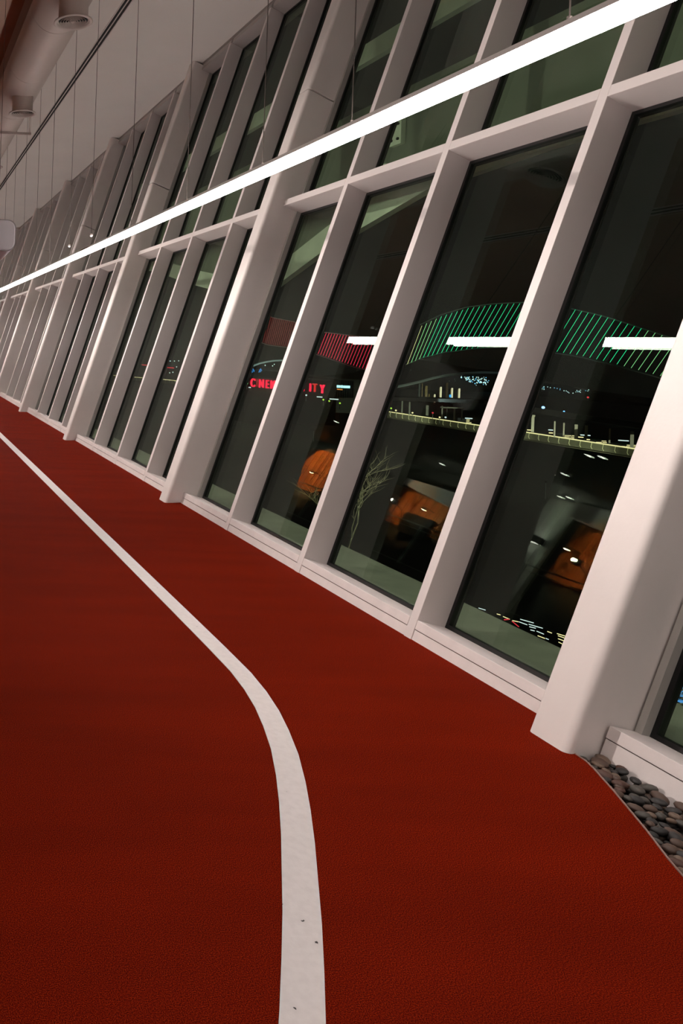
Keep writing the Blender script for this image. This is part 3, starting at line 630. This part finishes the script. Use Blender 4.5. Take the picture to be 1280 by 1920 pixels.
# hillside with house lights
HILL = mat('dark_hill', (.012, .014, .012), 1)
hp = [(700, 735), (760, 728), (800, 716), (850, 702), (905, 698), (960, 706), (1010, 716), (1060, 722), (1105, 735), (1180, 752), (1290, 770), (1500, 800)]
vs = []
for (u, v_) in hp:
    p = at(u, v_, 520); vs += [p, Vector((p.x, 520, -60)), Vector((p.x * 1.1, 640, p.z + 6)), Vector((p.x * 1.1, 640, -60))]
fs = []
for i in range(len(hp) - 1):
    a, c = 4 * i, 4 * i + 4; fs += [(a, a + 1, c + 1, c), (a, c, c + 2, a + 2), (a + 2, c + 2, c + 3, a + 3)]
tag(MB().add(vs, fs).build('hillside', HILL), 'dark hillside beyond the river outside', 'hill', kind='structure')
hl = MB(); hl2 = MB()
def dot(m, u, v_, Y, r):
    p = at(u, v_, Y); m.add([p + Vector((r, 0, 0)), p + Vector((-r, 0, 0)), p + Vector((0, r, 0)), p + Vector((0, -r, 0)), p + Vector((0, 0, r)), p + Vector((0, 0, -r))],
      [(0, 2, 4), (2, 1, 4), (1, 3, 4), (3, 0, 4), (2, 0, 5), (1, 2, 5), (3, 1, 5), (0, 3, 5)])
rr = random.Random(3)
for i in range(80):
    u = rr.uniform(864, 916); t = (u - 864) / 52; v_ = 704 + t * 6 + rr.gauss(6, 3.4) * (.35 + .65 * min(1, t * 2.2)); dot(hl if i % 3 else hl2, u, v_, 515, rr.uniform(.30, .52))
for i in range(34):
    u = rr.uniform(1007, 1108); t = (u - 1007) / 100; v_ = 727 + 9 * t + 3 * math.sin(u * .09) + rr.gauss(0, 1.6); dot(hl if i % 4 else hl2, u, v_, 515, rr.uniform(.26, .42))
for (u, v_) in ((842, 714.5), (852, 711), (853, 714), (770, 694), (514, 683), (511, 686), (497, 685), (319, 677), (327, 677), (335, 676.5), (318, 699), (324, 698), (331, 688)): dot(hl, u, v_, 515 if u > 600 else 230, .2)
tag(hl.build('house_lights', emat('house_light', (.62, .85, .9), 1.5), fix=False), 'scatter of tiny white house lights on the dark hillside outside', 'lights', kind='stuff')
tag(hl2.build('house_lights', emat('house_light_blue', (.15, .5, .9), 1.5), fix=False), 'scatter of tiny blue house lights on the dark hillside outside', 'lights', kind='stuff')

# cinema sign
CIN = emat('sign_red', (1, .012, .06), 1.5); CIND = emat('sign_dim_red', (1, .03, .03), .7)
cb = tag(empty('cinema_building', at(540, 735, 156)), 'dark building outside carrying large red CINEMA CITY letters', 'building')
p0, p1 = at(455, 712, 158), at(625, 745, 158); MB().box(p0.x, p1.x, 157, 175, -14, p0.z + .5).build('building_body', mat('night_block', (.02, .022, .02), .8), cb)
for ch, u, v_, m_, hgt in (('C', 474, 718.5, CIN, 15.5), ('I', 482, 719, emat('sign_faint_red', (1, .03, .03), .3), 14), ('N', 490, 720, CIN, 15.5), ('E', 500.8, 721.2, CIN, 15.5), ('M', 511.5, 722, CIN, 15.5), ('A', 524, 723, CIN, 15.5), ('C', 566, 727, CIN, 15), ('I', 581.5, 727.5, CIN, 15), ('T', 590, 728, CIND, 15.5), ('Y', 604, 730.5, CIN, 16)):
    Y = 156; cu = bpy.data.curves.new('letter', 'FONT'); cu.body = ch; cu.align_x = 'CENTER'; cu.align_y = 'CENTER'; cu.extrude = .12; cu.size = 1; cu.offset = .012
    tmp = bpy.data.objects.new('tmp', cu); COL.objects.link(tmp); bpy.context.view_layer.update()
    me = bpy.data.meshes.new_from_object(tmp.evaluated_get(bpy.context.evaluated_depsgraph_get())); bpy.data.objects.remove(tmp)
    hs = hgt * Y / F / .70; me.transform(Matrix.Rotation(math.radians(90), 4, 'X') @ Matrix.Scale(hs, 4)); me.transform(Matrix.Scale(.54, 4, (1, 0, 0)))
    me.materials.clear(); me.materials.append(m_); o = bpy.data.objects.new('letter', me); COL.objects.link(o); o.parent = cb; o.location = at(u, v_, Y) - cb.location
# small cyan sign block and blue logo lights
sb = tag(empty('signed_block', at(640, 725, 170)), 'dark slatted building outside with a small glowing cyan-white sign', 'building')
p0, p1 = at(622, 710, 172), at(668, 750, 172); MB().box(p0.x, p1.x, 171, 185, p1.z - 3, p0.z).build('building_body', bpy.data.materials['night_block'], sb)
CY = emat('sign_cyan', (.45, .85, 1), 1.8); ORG = emat('sign_orange', (1, .3, .05), .8)
for (ua, ub, va, vb, m_) in ((632, 638.5, 722.3, 727, CY), (640.5, 642.5, 722.5, 727.5, CY), (644.5, 656, 723, 728, CY), (628, 631, 724.5, 727, ORG), (633, 636, 729, 731, ORG), (637, 639, 729.3, 731.2, ORG), (640, 642, 729.7, 731.5, ORG)):
    a_, b_ = at(ua, va, 170), at(ub, vb, 170); MB().box(a_.x, b_.x, 170, 170.3, b_.z, a_.z).build('sign_panel', m_, sb)
for j in range(9):
    a_, b_ = at(628 + j * 4.2, 712 + j * .4, 170.7), at(629 + j * 4.2, 746, 170.7); MB().box(a_.x, b_.x, 170.6, 171, b_.z, a_.z).build('slat', PIERD, sb)
for i, (u, v_, w_, h_, m_, wd) in enumerate(((467, 696, 2, 4, BLU, 'first and smallest of the blue cluster'), (475, 695, 5, 6, BLU, 'middle of the blue cluster'), (488, 695, 5, 7, BLU, 'last of the blue cluster'), (477.5, 706, 3, 7, CY, 'cyan one right above the red letters'))):
    t = tag(empty('neon_mark', at(u, v_, 200)), 'broken neon mark above the red letters, ' + wd, 'neon sign', 'blue neon marks')
    bm_ = MB()
    for q_ in range(7 if i != 3 else 3):
        uu, vv = u + random.uniform(-w_, w_) / 2, v_ + random.uniform(-h_, h_) / 2; a_ = at(uu, vv, 200); bm_.box(a_.x - .07, a_.x + .08, 200, 200.2, a_.z - .16, a_.z + .16)
    bm_.build('tube', emat('neon_blue', (.03, .25, .8), .9) if i == 0 else (CY if i == 3 else bpy.data.materials['neon_blue']), t)
# ground far below, street light rows and blue glow patch seen at the foot of the panes
tag(MB().box(3.9, 420, -40, 900, -24, -23).build('ground_outside', mat('night_ground', (.02, .022, .022), .9)), 'dark riverside ground far below the windows', 'ground', kind='structure')
g_ = [((897, 1140), (910, 1144)), ((931, 1151), (938, 1153)), ((943, 1156), (955, 1161)), ((960, 1163.5), (972, 1166)), ((973, 1166), (988, 1171.5)), ((991, 1170.5), (1017, 1178)), ((992, 1175), (1004, 1178)), ((994, 1181), (1002, 1183)), ((1006, 1183.5), (1019, 1189)), ((1008, 1192), (1021, 1197)), ((1023, 1197), (1028, 1199)), ((1044, 1188), (1062, 1193.5)), ((1046, 1192), (1060, 1197)), ((1046, 1197.5), (1058, 1202)), ((1047, 1204), (1055, 1208)), ((1026, 1184), (1034, 1187)), ((975, 1161), (1000, 1168))]
sr = tag(empty('street_lamp_rows', (40, 45, -20)), 'rows of thin white light streaks on the street far below the windows', 'lights')
for (a_, b_) in g_:
    MB().ring_tube([onz(*a_, -21), onz(*b_, -21)], .035, 4).build('light_streak', TRA if random.random() < .6 else TRW, sr)
for (a_, b_) in (((945, 1162), (954, 1161)), ((960, 1165), (972, 1175))):
    MB().ring_tube([onz(*a_, -21), onz(*b_, -21)], .05, 4).build('light_streak', TRR, sr)
by = tag(empty('blue_glow_patch', onz(1270, 1295, -20)), 'patch of blue light built as glowing bars outside low beyond the pane beside the pebble bed', 'roof')
BY = emat('blue_glow', (.10, .35, .9), .9)  # blue light on something below, put in as bars that glow themselves
for q_ in range(26):
    uu, vv = random.uniform(1258, 1300), random.uniform(1268, 1306); a_ = onz(uu, vv, -20); b_ = onz(uu + random.uniform(4, 12), vv + random.uniform(-4, 5), -20)
    MB().ring_tube([a_, b_], .06, 4).build('blue_glow_bar', BY, by)
MB().ring_tube([onz(1247, 1302, -20), onz(1300, 1325, -20)], .12, 4).build('blue_glow_bar', BY, by)
